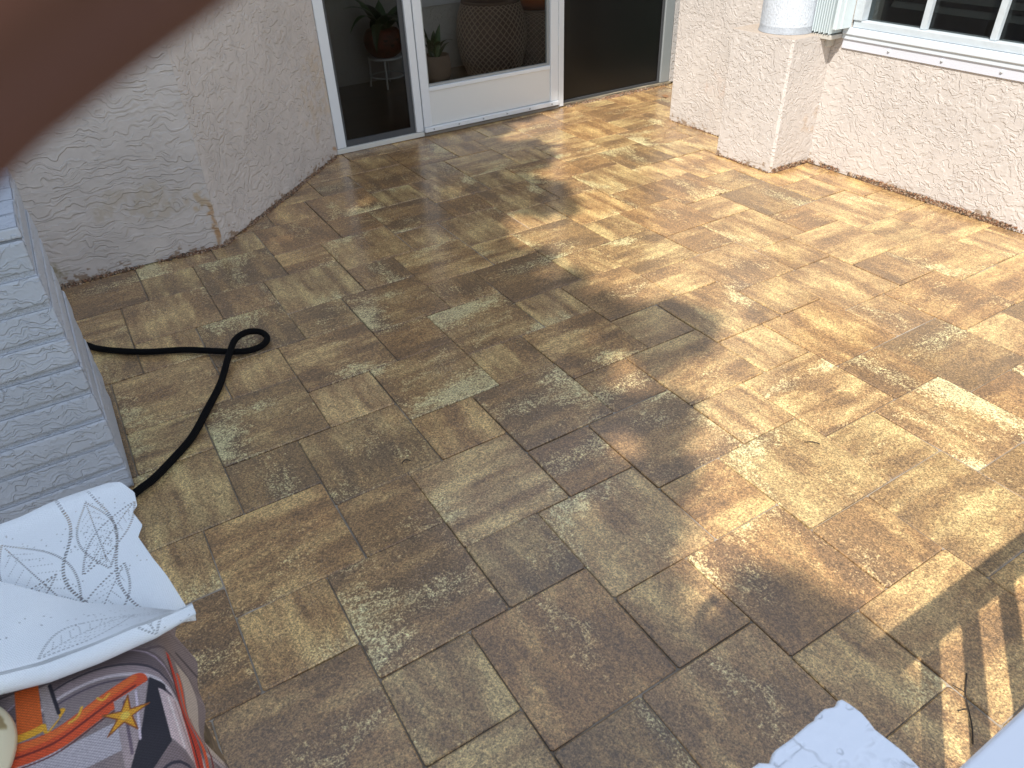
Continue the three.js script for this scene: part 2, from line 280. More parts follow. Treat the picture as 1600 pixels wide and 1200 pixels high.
// ------------------------------------------------------------------ porch screen wall and door
console.log('porch');
const ZD = -2.76;
{
  const t = thing('screen_enclosure', 'white framed screen enclosure with dark panels and a glazed door', 'screen enclosure');
  const wh = mat({ color: lin(0.74, 0.78, 0.80), roughness: 0.35, bumpMap: rep(softNoise, 3), bumpScale: 0.0005 });
  const off = mat({ color: lin(0.70, 0.72, 0.70), roughness: 0.4, bumpMap: rep(softNoise, 2), bumpScale: 0.001 });
  const bead = mat({ color: lin(0.06, 0.065, 0.07), roughness: 0.5 });
  const alu = mat({ color: lin(0.33, 0.36, 0.37), roughness: 0.45, metalness: 0.3 });
  const H = 2.35;
  mesh('post', box(1.076, 1.128, 0.03, H, ZD - 0.03, ZD + 0.01, 0.003), wh, t);
  mesh('post', box(1.556, 1.600, 0.03, H, ZD - 0.03, ZD + 0.014, 0.003), wh, t);
  mesh('post', box(2.542, 2.582, 0.006, H, ZD - 0.03, ZD + 0.014, 0.003), wh, t);
  mesh('post', box(3.385, 3.46, 0.02, H, ZD - 0.03, ZD + 0.01, 0.003), alu, t);
  mesh('head_rail', box(1.076, 3.46, H + 0.001, H + 0.06, ZD - 0.03, ZD + 0.012, 0.003), wh, t);
  mesh('sill', box(1.07, 1.602, 0.002, 0.028, ZD - 0.04, ZD + 0.016, 0.003), mat({ color: lin(0.62, 0.62, 0.57), roughness: 0.6 }), t);
  mesh('sill', box(2.5825, 3.48, 0.002, 0.018, ZD - 0.04, ZD + 0.012, 0.003), mat({ color: lin(0.45, 0.38, 0.26), roughness: 0.7, map: softNoise }), t);
  const screen = mat({ color: lin(0.62, 0.62, 0.6), transmission: 1, thickness: 0, roughness: 0.05, ior: 1.12 });
  mesh('screen_panel', box(1.13, 1.554, 0.03, H, ZD - 0.014, ZD - 0.012), screen, t);
  mesh('screen_bead', [box(1.1285, 1.5555, 0.0285, 0.062, ZD - 0.011, ZD - 0.002), box(1.1285, 1.142, 0.0625, H, ZD - 0.011, ZD - 0.002), box(1.528, 1.5555, 0.0625, H, ZD - 0.011, ZD - 0.002)], bead, t);
  mesh('screen_panel', box(2.584, 3.383, 0.02, H, ZD - 0.014, ZD - 0.012), mat({ color: lin(0.3, 0.3, 0.3), transmission: 1, thickness: 0, roughness: 0.38, ior: 1.5 }), t);
  mesh('screen_bead', [box(2.5825, 3.3845, 0.0185, 0.032, ZD - 0.011, ZD - 0.002), box(2.5825, 2.592, 0.0325, H, ZD - 0.011, ZD - 0.002), box(3.37, 3.3845, 0.0325, H, ZD - 0.011, ZD - 0.002)], bead, t);
  // door leaf
  const d = new THREE.Group(); d.name = 'door'; t.add(d);
  mesh('stile', box(1.604, 1.655, 0.05, 2.3, ZD - 0.026, ZD + 0.018, 0.004), wh, d);
  mesh('stile', box(2.482, 2.538, 0.05, 2.3, ZD - 0.026, ZD + 0.018, 0.004), wh, d);
  mesh('kick_panel', box(1.6555, 2.4815, 0.052, 0.240, ZD - 0.012, ZD + 0.008), off, d);
  mesh('mid_rail', box(1.6555, 2.4815, 0.2405, 0.262, ZD - 0.02, ZD + 0.015, 0.003), wh, d);
  mesh('top_rail', box(1.6555, 2.4815, 2.2, 2.3, ZD - 0.02, ZD + 0.015, 0.003), wh, d);
  mesh('glazing_bead', [box(1.656, 2.481, 0.2625, 0.276, ZD - 0.015, ZD + 0.004), box(2.463, 2.4815, 0.2765, 2.199, ZD - 0.015, ZD + 0.004), box(1.6555, 1.665, 0.2765, 2.199, ZD - 0.015, ZD + 0.004)], alu, d);
  mesh('glass', box(1.6655, 2.4625, 0.2765, 2.199, ZD - 0.008, ZD - 0.006), mat({ color: lin(0.86, 0.86, 0.83), transmission: 1, thickness: 0, roughness: 0.02, ior: 1.14 }), d);
  mesh('sweep', [box(1.604, 2.538, 0.022, 0.049, ZD - 0.02, ZD + 0.026, 0.004)], wh, d);
  for (let k = 0; k < 6; k++) { const s = mesh('screw', new THREE.SphereGeometry(0.005, 8, 5), alu, d); s.position.set(1.66 + k * 0.165, 0.036, ZD + 0.0265); }
  mesh('strike', box(2.536, 2.545, 0.36, 0.50, ZD + 0.0145, ZD + 0.024, 0.002), wh, d);
  mesh('threshold', box(1.602, 2.541, 0.002, 0.018, ZD - 0.05, ZD + 0.02), mat({ color: lin(0.2, 0.18, 0.15), roughness: 0.9, bumpMap: gritBump, bumpScale: 0.003 }), t);
}
{ // the porch room behind
  const fl = tex(512, 512, (u, v) => { const n = fbm(u * 6, v * 30, 4, 3, 6, 30); return mix3([0.34, 0.27, 0.21], [0.44, 0.36, 0.29], n); }, true);
  const pf = struct(mesh('porch_floor', box(0.6, 4.6, -0.09, 0.012, -4.25, ZD - 0.05), mat({ map: fl, roughness: 0.3, clearcoat: 0.5, clearcoatRoughness: 0.12 })));
  const wm = mat({ color: lin(0.5, 0.48, 0.46), roughness: 0.9, bumpMap: stuccoBump, bumpScale: 0.004 });
  struct(mesh('porch_wall', [box(0.6, 4.6, 0.013, 2.5, -4.25, -4.12), box(4.5, 4.6, 0.013, 2.5, -4.119, -2.2), box(0.6, 1.07, 0.013, 2.5, -4.119, -2.96), box(3.465, 4.499, 0.013, 2.5, -2.8, -2.75)], wm));
  struct(mesh('porch_ceiling', box(0.6, 4.6, 2.501, 2.6, -4.25, -2.70), mat({ color: lin(0.7, 0.7, 0.68), roughness: 0.9 })));
}
// porch things
function lattice(name, label, pos, prof, ribs, rimR, group) {
  const t = thing(name, label, 'basket', pos, group);
  const bm = mat({ color: lin(0.19, 0.125, 0.095), roughness: 0.8 }), rm = mat({ color: lin(0.5, 0.385, 0.305), roughness: 0.75 });
  const pv = prof.map((q) => new THREE.Vector2(...q)), sp = new THREE.SplineCurve(pv);
  mesh('body', new THREE.LatheGeometry([new THREE.Vector2(0.001, prof[0][1]), ...sp.getPoints(24), new THREE.Vector2(prof.at(-1)[0] - 0.02, prof.at(-1)[1] - 0.005), new THREE.Vector2(prof.at(-1)[0] - 0.03, 0.1), new THREE.Vector2(0.001, 0.1)], 48), bm, t);
  const gs = [];
  for (const s of [-1, 1]) for (let k = 0; k < ribs; k++) {
    const a0 = (k / ribs) * Math.PI * 2, pts = [];
    for (let i = 0; i <= 16; i++) { const q = sp.getPoint(i / 16), a = a0 + s * i / 16 * 2.1; pts.push([Math.cos(a) * (q.x + 0.002), q.y, Math.sin(a) * (q.x + 0.002)]); }
    gs.push(tube(pts, 0.0034, 24, 4));
  }
  mesh('woven_lattice', gs, rm, t);
  const r = mesh('rim', new THREE.TorusGeometry(rimR, 0.011, 8, 40).rotateX(Math.PI / 2), bm, t); r.position.y = prof.at(-1)[1];
  return t;
}
lattice('woven_basket', 'big barrel-shaped lattice basket behind the door glass', [2.70, 0.0125, -3.82], [[0.19, 0.001], [0.235, 0.12], [0.25, 0.24], [0.235, 0.38], [0.2, 0.47]], 34, 0.2, 'lattice baskets on the porch');
lattice('woven_basket', 'lattice basket at the door edge with an orange pot on it', [3.15, 0.0125, -3.88], [[0.19, 0.001], [0.22, 0.12], [0.228, 0.24], [0.215, 0.33], [0.2, 0.37]], 34, 0.2, 'lattice baskets on the porch');
function leafBlade(len, w, bend, m) {
  const g = new THREE.PlaneGeometry(1, 1, 4, 12), p = g.attributes.position;
  for (let i = 0; i < p.count; i++) { const u = p.getX(i), t = p.getY(i) + 0.5, ww = w * Math.sin(Math.PI * Math.pow(t, 0.75) * 0.97 + 0.06); p.setXYZ(i, u * ww, len * (t * Math.cos(bend * t)), len * t * Math.sin(bend * t) * 0.9 + Math.abs(u) * ww * 0.5); }
  g.computeVertexNormals(); return g;
}
const leafM = mat({ color: lin(0.035, 0.07, 0.03), roughness: 0.4, side: THREE.DoubleSide }), leafM2 = mat({ color: lin(0.06, 0.13, 0.05), roughness: 0.4, side: THREE.DoubleSide });
function leaves(t, n, y, lenA, lenB, w, spread) {
  for (let k = 0; k < n; k++) { const g = leafBlade(rr(lenA, lenB), w * rr(0.8, 1.2), rr(0.2, 1.3) * spread, 0); const l = mesh('leaf', g, k % 3 ? leafM : leafM2, t); l.position.set(rr(-0.03, 0.03), y, rr(-0.03, 0.03)); l.rotation.set(rr(-0.1, 0.25) * spread, k / n * Math.PI * 2 + rr(-0.3, 0.3), 0, 'YXZ'); }
}
{
  const t = thing('plant_pot', 'small woven-look pot with a dark leafy plant behind the door', 'potted plant', [2.235, 0.0125, -3.80]);
  mesh('pot', new THREE.LatheGeometry([[0.001, 0.001], [0.075, 0.001], [0.092, 0.05], [0.096, 0.11], [0.085, 0.18], [0.075, 0.178], [0.07, 0.16], [0.001, 0.155]].map((q) => new THREE.Vector2(...q)), 36), mat({ color: lin(0.36, 0.26, 0.2), roughness: 0.85, bumpMap: rep(weave, 2), bumpScale: 0.004 }), t);
  leaves(t, 9, 0.155, 0.14, 0.24, 0.05, 0.8);
}
{
  const t = thing('orange_pot', 'round orange pot standing on the right lattice basket', 'pot', [3.15, 0.386, -3.88]);
  mesh('body', new THREE.LatheGeometry([[0.001, 0.001], [0.16, 0.001], [0.21, 0.06], [0.215, 0.14], [0.18, 0.24], [0.17, 0.235], [0.2, 0.14], [0.001, 0.1]].map((q) => new THREE.Vector2(...q)), 40), mat({ color: lin(0.55, 0.14, 0.035), roughness: 0.6, bumpMap: rep(softNoise, 3), bumpScale: 0.004 }), t);
}
{
  const t = thing('plant_stand', 'small white wire plant stand behind the left screen panel', 'plant stand', [1.905, 0.0125, -3.93]);
  const wm = mat({ color: lin(0.62, 0.63, 0.66), roughness: 0.4 }), gs = [];
  mesh('ring', new THREE.TorusGeometry(0.115, 0.008, 8, 40).rotateX(Math.PI / 2).translate(0, 0.19, 0), wm, t);
  mesh('ring', new THREE.TorusGeometry(0.115, 0.006, 8, 40).rotateX(Math.PI / 2).translate(0, 0.07, 0), wm, t);
  mesh('plate', cyl(0.11, 0.11, 0.004, 0, 0.19, 0, 32), wm, t);
  for (let k = 0; k < 4; k++) { const a = 2.05 + k * Math.PI / 2; mesh('leg', tube([[Math.cos(a) * 0.115, 0.19, Math.sin(a) * 0.115], [Math.cos(a) * 0.117, 0.1, Math.sin(a) * 0.117], [Math.cos(a) * 0.128, 0.001, Math.sin(a) * 0.128]], 0.0075, 12, 6), wm, t); }
}
{
  const t = thing('pumpkin_planter', 'rusty orange pumpkin-shaped planter with carved openings on the white stand', 'planter', [1.905, 0.2070, -3.93]);
  const g = new THREE.SphereGeometry(0.135, 48, 28), p = g.attributes.position;
  for (let i = 0; i < p.count; i++) { const x = p.getX(i), y = p.getY(i), z = p.getZ(i), a = Math.atan2(z, x), k = 1 + 0.05 * Math.abs(Math.cos(a * 5)) - 0.03; p.setXYZ(i, x * k, (Math.max(-0.115, Math.min(0.09, y)) + 0.115) * 0.85, z * k); }
  g.computeVertexNormals();
  mesh('body', g, mat({ color: lin(0.2, 0.03, 0.014), roughness: 0.55, map: rep(softNoise, 3, 2) }), t);
  const blk = mat({ color: lin(0.01, 0.008, 0.008), roughness: 0.8 });
  for (const [a, y, s] of [[1.2, 0.115, 1], [1.85, 0.115, 1], [1.53, 0.085, 0.7]]) {
    const e = mesh('carved_opening', new THREE.CylinderGeometry(0.02 * s, 0.02 * s, 0.02, 3).rotateX(Math.PI / 2), blk, t); e.position.set(Math.cos(a) * 0.126, y, Math.sin(a) * 0.126); e.rotation.y = Math.PI / 2 - a;
  }
  leaves(t, 15, 0.165, 0.16, 0.30, 0.085, 1.5);
}
{
  const t = thing('wall_art', 'pale board with grey shell motifs on the porch back wall', 'wall art', [2.55, 0.45, -4.118]);
  mesh('board', box(-0.42, 0.5, 0.0, 0.7, 0.0005, 0.012), mat({ color: lin(0.62, 0.63, 0.68), roughness: 0.7 }), t);
  for (const [x, y] of [[-0.27, 0.08], [-0.1, 0.13], [0.12, 0.1], [-0.2, 0.3], [0.05, 0.33]]) { const g = new THREE.SphereGeometry(0.03, 14, 10); g.scale(0.8, 1.1, 0.3); mesh('shell_motif', g, mat({ color: lin(0.24, 0.24, 0.26), roughness: 0.7 }), t).position.set(x, y, 0.013); }
}

// ------------------------------------------------------------------ painted brick wall on the left
console.log('brick');
{
  const t = thing('brick_wall', 'low white painted brick wall at the left edge', 'wall');
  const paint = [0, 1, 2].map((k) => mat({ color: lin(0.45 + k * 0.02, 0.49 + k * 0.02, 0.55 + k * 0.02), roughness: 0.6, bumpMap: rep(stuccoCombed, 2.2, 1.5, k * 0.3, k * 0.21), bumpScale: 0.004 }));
  const XR = -0.312, ZF = -0.555, ZB = -1.005, n = 9, ch = 0.0772;
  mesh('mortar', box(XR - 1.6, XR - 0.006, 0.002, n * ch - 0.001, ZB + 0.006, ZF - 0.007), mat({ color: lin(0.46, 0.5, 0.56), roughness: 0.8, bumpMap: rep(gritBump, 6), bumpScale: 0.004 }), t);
  const warp = (g, s) => { const p = g.attributes.position, nn = g.attributes.normal; for (let i = 0; i < p.count; i++) { const x = p.getX(i), y = p.getY(i), z = p.getZ(i); const k = (fbm(x * 16 + z * 9, y * 22 + z * 7, 3, s) - 0.5) * 0.009; p.setXYZ(i, x + nn.getX(i) * k, y + nn.getY(i) * k * 0.5, z + nn.getZ(i) * k); } g.computeVertexNormals(); return g; };
  let b = 0;
  for (let r = 0; r < n; r++) {
    const y0 = r * ch + 0.0035, y1 = (r + 1) * ch - 0.0045 - (r === n - 1 ? -0.0035 : 0);
    for (let k = 0; k < 4; k++) {
      const x1 = XR - k * 0.4 + rr(-0.003, 0.003) - (k ? 0.006 : 0), x0 = XR - (k + 1) * 0.4 + 0.006;
      const g = new RoundedBoxGeometry(x1 - x0, y1 - y0, ZF - ZB, 3, 0.009); g.translate((x0 + x1) / 2, (y0 + y1) / 2, (ZF + ZB) / 2 + rr(-0.002, 0.002));
      mesh(b ? `brick_${String(b).padStart(3, '0')}` : 'brick', warp(uvm(g.toNonIndexed()), r * 7 + k), paint[Math.floor(rnd() * 3)], t); b++;
    }
  }
  for (let r = 0; r < 5; r++) for (let k = 0; k < 4; k++) {
    const x1 = XR + 0.003 - k * 0.4 - (k ? 0.004 : 0), x0 = XR - (k + 1) * 0.4 + 0.004, z0 = ZB - 0.002 + r * 0.091, z1 = z0 + 0.087;
    const g = new RoundedBoxGeometry(x1 - x0, 0.026, z1 - z0, 2, 0.006); g.translate((x0 + x1) / 2, n * ch + 0.0135, (z0 + z1) / 2);
    mesh('cap_brick', warp(uvm(g.toNonIndexed()), 90 + r * 5 + k), paint[Math.floor(rnd() * 3)], t);
  }
}
// ------------------------------------------------------------------ hose
{
  const pth = [[-0.62, -1.46], [-0.48, -1.44], [-0.356, -1.389], [-0.317, -1.333], [-0.265, -1.278], [-0.176, -1.207], [-0.066, -1.145], [0.021, -1.075], [0.07, -1.037], [0.111, -1.018], [0.155, -1.024], [0.182, -1.058], [0.172, -1.099], [0.135, -1.106], [0.088, -1.076], [0.047, -1.012], [-0.015, -0.883], [-0.079, -0.773], [-0.148, -0.662], [-0.213, -0.594], [-0.27, -0.543], [-0.319, -0.514], [-0.4, -0.45], [-0.52, -0.3]];
  const pts = pth.map(([x, z], i) => [x, 0.0135 + ([0, 0, 0, 0, 0, 0, 0, 0, 0, 0, 0, 0.002, 0.008, 0.018, 0.023, 0.012][i] ?? 0), z]);
  const g = tube(pts, 0.0105, 420, 14), p = g.attributes.position;
  const hb = tex(64, 64, (u, v) => 0.5 + 0.5 * Math.sin((u * 1 + v * 4) * Math.PI * 2) * Math.sin((u - v * 4) * Math.PI * 2));
  tag(mesh('garden_hose', g, mat({ color: lin(0.003, 0.003, 0.0034), roughness: 0.95, specularIntensity: 0.3, bumpMap: rep(hb, 220, 2), bumpScale: 0.0012 })), 'black hose with a small loop lying on the pavers', 'hose');
}
// ------------------------------------------------------------------ table corner with printed cloth, lace, bowl
console.log('cloth');
const TY = 0.684;
{
  const t = thing('side_table', 'small table hidden under the printed cloth', 'table');
  const wm = mat({ color: lin(0.35, 0.25, 0.16), roughness: 0.6, map: rep(softNoise, 2, 8) });
  mesh('table_top', box(-0.80, -0.262, TY - 0.03, TY, 0.38, 0.98, 0.004), wm, t);
  for (const x of [-0.77, -0.30]) for (const z of [0.42, 0.94]) mesh('leg', box(x - 0.02, x + 0.02, 0.002, TY - 0.031, z - 0.02, z + 0.02, 0.003), wm, t);
}
{
  const cv = document.createElement('canvas'); cv.width = 1024; cv.height = 1024; const c = cv.getContext('2d');
  // print coordinates in metres on the table: x -0.64..-0.14 -> 0..1024, z 0.42..0.92
  const X = (x) => (x + 0.64) * 2048, Z = (z) => (z - 0.42) * 2048;
  const poly = (pts, f) => { c.fillStyle = f; c.beginPath(); pts.forEach(([x, z], i) => (i ? c.lineTo(X(x), Z(z)) : c.moveTo(X(x), Z(z)))); c.closePath(); c.fill(); };
  const curve = (pts, s, w) => { c.strokeStyle = s; c.lineWidth = w; c.lineCap = 'round'; c.lineJoin = 'round'; c.beginPath(); pts.forEach(([x, z], i) => { if (!i) c.moveTo(X(x), Z(z)); else { const [px, pz] = pts[i - 1]; c.quadraticCurveTo(X(px), Z(pz), X((x + px) / 2), Z((z + pz) / 2)); } }); const l = pts.at(-1); c.lineTo(X(l[0]), Z(l[1])); c.stroke(); };
  c.fillStyle = '#877875'; c.fillRect(0, 0, 1024, 1024);
  for (let k = 0; k < 70; k++) { const z = 0.42 + rnd() * 0.5, x = -0.64 + rnd() * 0.45; curve([[x, z], [x + rr(0.03, 0.09), z + rr(-0.01, 0.01)], [x + rr(0.1, 0.16), z + rr(0, 0.03)]], ['#6d5f60', '#9c8b88', '#584d4e', '#b3a4a0'][k % 4], rr(2, 9)); }
  const arc = [[-0.42, 0.65], [-0.375, 0.618], [-0.351, 0.607], [-0.33, 0.602], [-0.303, 0.604], [-0.275, 0.618], [-0.256, 0.64], [-0.238, 0.68], [-0.22, 0.72]];
  const sh = (a, dz, dx = 0) => a.map(([x, z]) => [x + dx, z + dz]);
  curve(sh(arc, -0.018), '#6a5b5b', 34); curve(arc, '#978584', 22); curve(sh(arc, 0.004), '#c6b9b8', 7); curve(sh(arc, -0.008), '#3f383f', 4); curve(sh(arc, 0.010), '#5a4d57', 4); curve(sh(arc, -0.026), '#a08e95', 4);
  poly([[-0.373, 0.655], [-0.34, 0.663], [-0.299, 0.662], [-0.297, 0.692], [-0.332, 0.692], [-0.36, 0.682], [-0.42, 0.672]], '#b3aaac');
  const band = [[-0.44, 0.63], [-0.41, 0.64], [-0.382, 0.647], [-0.363, 0.651], [-0.344, 0.651], [-0.326, 0.645], [-0.304, 0.637], [-0.281, 0.632]];
  curve(band, '#d2512a', 46); curve(sh(band, -0.007), '#dc6a30', 14); curve(sh(band, 0.002), '#7c2b20', 5); curve(sh(band, 0.0135), '#5a2a26', 3);
  poly([[-0.376, 0.580], [-0.357, 0.583], [-0.356, 0.632], [-0.376, 0.628]], '#cf5f22');
  curve([[-0.38, 0.631], [-0.366, 0.633], [-0.357, 0.632]], '#dda02c', 16); curve([[-0.353, 0.637], [-0.346, 0.630], [-0.341, 0.624]], '#dda02c', 13);
  poly([[-0.357, 0.588], [-0.348, 0.588], [-0.343, 0.630], [-0.353, 0.639]], '#a3958f'); curve([[-0.348, 0.59], [-0.343, 0.625]], '#2c2830', 6);
  curve([[-0.325, 0.630], [-0.329, 0.639], [-0.336, 0.640]], '#e0a83c', 5); curve([[-0.312, 0.628], [-0.308, 0.634], [-0.302, 0.629]], '#e0a83c', 4);
  poly([[-0.268, 0.632], [-0.256, 0.646], [-0.262, 0.706], [-0.284, 0.73], [-0.31, 0.76], [-0.297, 0.715], [-0.282, 0.679]], '#2a272e');
  poly([[-0.30, 0.64], [-0.27, 0.635], [-0.284, 0.685], [-0.30, 0.72]], '#a2918f'); curve([[-0.292, 0.645], [-0.293, 0.7]], '#6a5a64', 5); curve([[-0.281, 0.64], [-0.285, 0.69]], '#cbbcc4', 4);
  poly([[-0.263, 0.647], [-0.245, 0.668], [-0.238, 0.712], [-0.234, 0.745], [-0.262, 0.703]], '#c7b0ac'); curve([[-0.25, 0.665], [-0.243, 0.735]], '#a58a86', 4); curve([[-0.256, 0.66], [-0.252, 0.715]], '#dccbc6', 4);
  poly([[-0.262, 0.706], [-0.236, 0.745], [-0.225, 0.80], [-0.29, 0.80], [-0.292, 0.735]], '#7d6c6a'); curve([[-0.285, 0.735], [-0.262, 0.722], [-0.238, 0.752]], '#3a343c', 6); curve([[-0.285, 0.75], [-0.262, 0.738], [-0.236, 0.768]], '#a8959c', 5);
  poly([[-0.243, 0.60], [-0.236, 0.60], [-0.200, 0.92], [-0.238, 0.92], [-0.242, 0.70]], '#c23a24'); poly([[-0.222, 0.60], [-0.190, 0.60], [-0.17, 0.70], [-0.205, 0.70]], '#bfae9f'); curve([[-0.243, 0.61], [-0.238, 0.70], [-0.22, 0.80]], '#33272a', 6); curve([[-0.225, 0.62], [-0.213, 0.72], [-0.2, 0.82]], '#e0562c', 14); curve([[-0.207, 0.66], [-0.195, 0.76], [-0.185, 0.84]], '#7c2b24', 7);
  { c.fillStyle = '#dd9a2c'; c.strokeStyle = '#8a4a1e'; c.lineWidth = 2.5; c.beginPath(); const cx = X(-0.293), cz = Z(0.660); for (let k = 0; k < 10; k++) { const a = -Math.PI / 2 + 0.25 + k * Math.PI / 5, r = k % 2 ? 13 : 42; const x = cx + Math.cos(a) * r, y = cz + Math.sin(a) * r; k ? c.lineTo(x, y) : c.moveTo(x, y); } c.closePath(); c.fill(); c.stroke(); c.fillStyle = '#e9bf4e'; c.beginPath(); c.arc(cx, cz, 8, 0, 7); c.fill(); }
  const d = c.getImageData(0, 0, 1024, 1024); for (let i = 0; i < 1024 * 1024; i++) { const x = i % 1024, y = (i / 1024) | 0, k = 1 + 0.16 * Math.sin(x * 0.9) * (((y / 3) | 0) % 2 ? 1 : -1) + (hsh(x, y, 5) - 0.5) * 0.28; for (let q = 0; q < 3; q++) d.data[i * 4 + q] = clamp(d.data[i * 4 + q] * k, 0, 255); } c.putImageData(d, 0, 0);
  const print = new THREE.CanvasTexture(cv); print.colorSpace = THREE.SRGBColorSpace; print.flipY = false;
  // cloth: flat top, soft edge, short overhang with a few folds
  const N = 90, M = 60, pos = [], uv = [], idx = [];
  const EX = -0.258, R = 0.012, drop = 0.10;
  for (let j = 0; j <= M; j++) for (let i = 0; i <= N; i++) {
    const z = lerp(0.49, 1.0, j / M), s = (1 - i / N) * (0.56 + 0.10) - 0.0; // distance from hem inwards
    const w = 0.004 * Math.sin(z * 46) + 0.003 * Math.sin(z * 91 + 1);
    const f = 0.10 - s; // >0 beyond the edge
    let x, y; const a = 0.018;
    if (f <= 0) { x = EX - 0.006 + f; y = TY + 0.0035 + 0.0012 * fbm(x * 30, z * 30, 2, 4); }
    else if (f < a) { const t = f / a; x = EX - 0.006 + R * Math.sin(t * 1.35); y = TY + 0.0035 - R * (1 - Math.cos(t * 1.35)); }
    else { const q = f - a; x = EX + 0.006 + q * 0.12 + w * q * 14; y = TY + 0.0035 - 0.0095 - q * 0.985; }
    pos.push(x, y, z); uv.push((EX - 0.006 + f + 0.64) / 0.5, (z - 0.42) / 0.5);
  }
  for (let j = 0; j < M; j++) for (let i = 0; i < N; i++) { const a = j * (N + 1) + i, b = a + 1, e = a + N + 1, f = e + 1; idx.push(a, b, e, b, f, e); }
  const g = new THREE.BufferGeometry(); g.setAttribute('position', new THREE.Float32BufferAttribute(pos, 3)); g.setAttribute('uv', new THREE.Float32BufferAttribute(uv, 2)); g.setIndex(idx); g.computeVertexNormals();
  tag(mesh('printed_cloth', g, mat({ map: print, roughness: 0.9, bumpMap: rep(weave, 9), bumpScale: 0.0006, side: THREE.DoubleSide })), 'printed canvas cloth with orange bands and a starfish at bottom left', 'cloth');
}
{ // lace: sheet folded back on itself along its near side
  const S = 1024, cv = document.createElement('canvas'); cv.width = cv.height = S; const c = cv.getContext('2d');
  c.fillStyle = '#fff'; c.fillRect(0, 0, S, S);
  const hole = (pts, w, dash) => { c.strokeStyle = '#1c1c1c'; c.lineWidth = w; c.setLineDash(dash || []); c.beginPath(); pts.forEach(([x, y], i) => { if (!i) c.moveTo(x, y); else { const [px, py] = pts[i - 1]; c.quadraticCurveTo(px, py, (x + px) / 2, (y + py) / 2); } }); c.lineTo(...pts.at(-1)); c.stroke(); c.setLineDash([]); };
  const leaf = (x, y, a, l, w) => { const P = (t, s) => [x + Math.cos(a) * l * t - Math.sin(a) * w * s * Math.sin(Math.PI * t), y + Math.sin(a) * l * t + Math.cos(a) * w * s * Math.sin(Math.PI * t)]; const L = [], Q = []; for (let t = 0; t <= 1.001; t += 0.1) { L.push(P(t, 1)); Q.push(P(t, -1)); } hole(L, 5, [4, 4]); hole(Q, 5, [4, 4]); hole([P(0.05, 0), P(0.9, 0)], 3.2, [5, 4]); for (let t = 0.15; t < 0.9; t += 0.1) { hole([P(t, 0.12), P(t + 0.1, 0.7)], 2, [3, 5]); hole([P(t, -0.12), P(t + 0.1, -0.7)], 2, [3, 5]); } };
  for (const [x, y, a, l, w] of [[560, 60, 1.9, 420, 80], [700, 90, 1.25, 420, 60], [430, 90, 2.2, 430, 70], [250, 120, 2.3, 380, 70], [880, 60, 1.5, 300, 40], [930, 360, 2.0, 260, 46], [820, 560, 0.5, 180, 40], [640, 640, 3.0, 300, 60], [420, 700, 3.3, 260, 60], [560, 820, 0.3, 260, 60], [250, 880, 0.0, 240, 60], [760, 860, 2.7, 230, 50], [120, 420, 1.3, 300, 60], [100, 760, 0.7, 220, 50], [960, 700, 1.7, 240, 40], [340, 300, 1.2, 300, 46], [60, 120, 0.9, 300, 60], [800, 300, 2.4, 200, 34], [980, 120, 2.1, 260, 36]]) leaf(x, y, a, l, w);
  hole([[820, 0], [850, 150], [800, 320], [860, 480], [900, 640]], 7, [6, 5]); hole([[890, 20], [940, 200], [900, 420], [960, 600]], 6, [5, 5]);
  c.fillStyle = '#242424'; for (let k = 0; k < 1500; k++) { const x = rnd() * S, y = rnd() * S; if (fbm(x / 90, y / 90, 3, 61) > 0.52) c.fillRect(x, y, 3, 3); }
  const im = c.getImageData(0, 0, S, S), al = new Uint8Array(S * S * 4), cl = new Uint8Array(S * S * 4);
  for (let i = 0; i < S * S; i++) { const x = i % S, y = (i / S) | 0, h = im.data[i * 4] / 255, knit = 0.5 + 0.5 * Math.sin((x + y) * 1.1) * Math.sin((x - y) * 0.55); const a = clamp(lerp(0.12, 1, h) - (knit < 0.1 ? 0.3 : 0)); for (let q = 0; q < 3; q++) { al[i * 4 + q] = a * 255; cl[i * 4 + q] = 228 + knit * 20 - 6 * (q === 0) + 3 * (q === 2); } al[i * 4 + 3] = cl[i * 4 + 3] = 255; }
  const mk = (d, s) => { const t = new THREE.DataTexture(d, S, S); t.magFilter = THREE.LinearFilter; t.minFilter = THREE.LinearMipmapLinearFilter; t.generateMipmaps = true; t.wrapS = t.wrapT = THREE.RepeatWrapping; if (s) t.colorSpace = THREE.SRGBColorSpace; t.needsUpdate = true; return t; };
  const lm = mat({ map: mk(cl, true), alphaMap: mk(al), transparent: true, roughness: 0.9, side: THREE.DoubleSide, bumpMap: rep(weave, 4), bumpScale: 0.0008 });
  const interp = (tab, x) => { for (let i = 1; i < tab.length; i++) if (x <= tab[i][0]) { const [a, b] = tab[i - 1], [e, f] = tab[i]; return lerp(b, f, clamp((x - a) / (e - a))); } return tab.at(-1)[1]; };
  const XRt = [[0.334, -0.268], [0.345, -0.25], [0.366, -0.239], [0.392, -0.240], [0.402, -0.246], [0.428, -0.240], [0.447, -0.247], [0.486, -0.239], [0.516, -0.231], [0.566, -0.222], [0.6, -0.214]];
  const ZF = [[-0.75, 0.42], [-0.38, 0.437], [-0.34, 0.482], [-0.304, 0.521], [-0.27, 0.548], [-0.23, 0.577], [-0.21, 0.590]];   // far edge of the folded flap
  const ZN = [[-0.75, 0.575], [-0.383, 0.588], [-0.344, 0.599], [-0.302, 0.603], [-0.254, 0.603], [-0.218, 0.594], [-0.21, 0.592]];
  const N = 130, M = 120, pos = [], uv = [], idx = [];
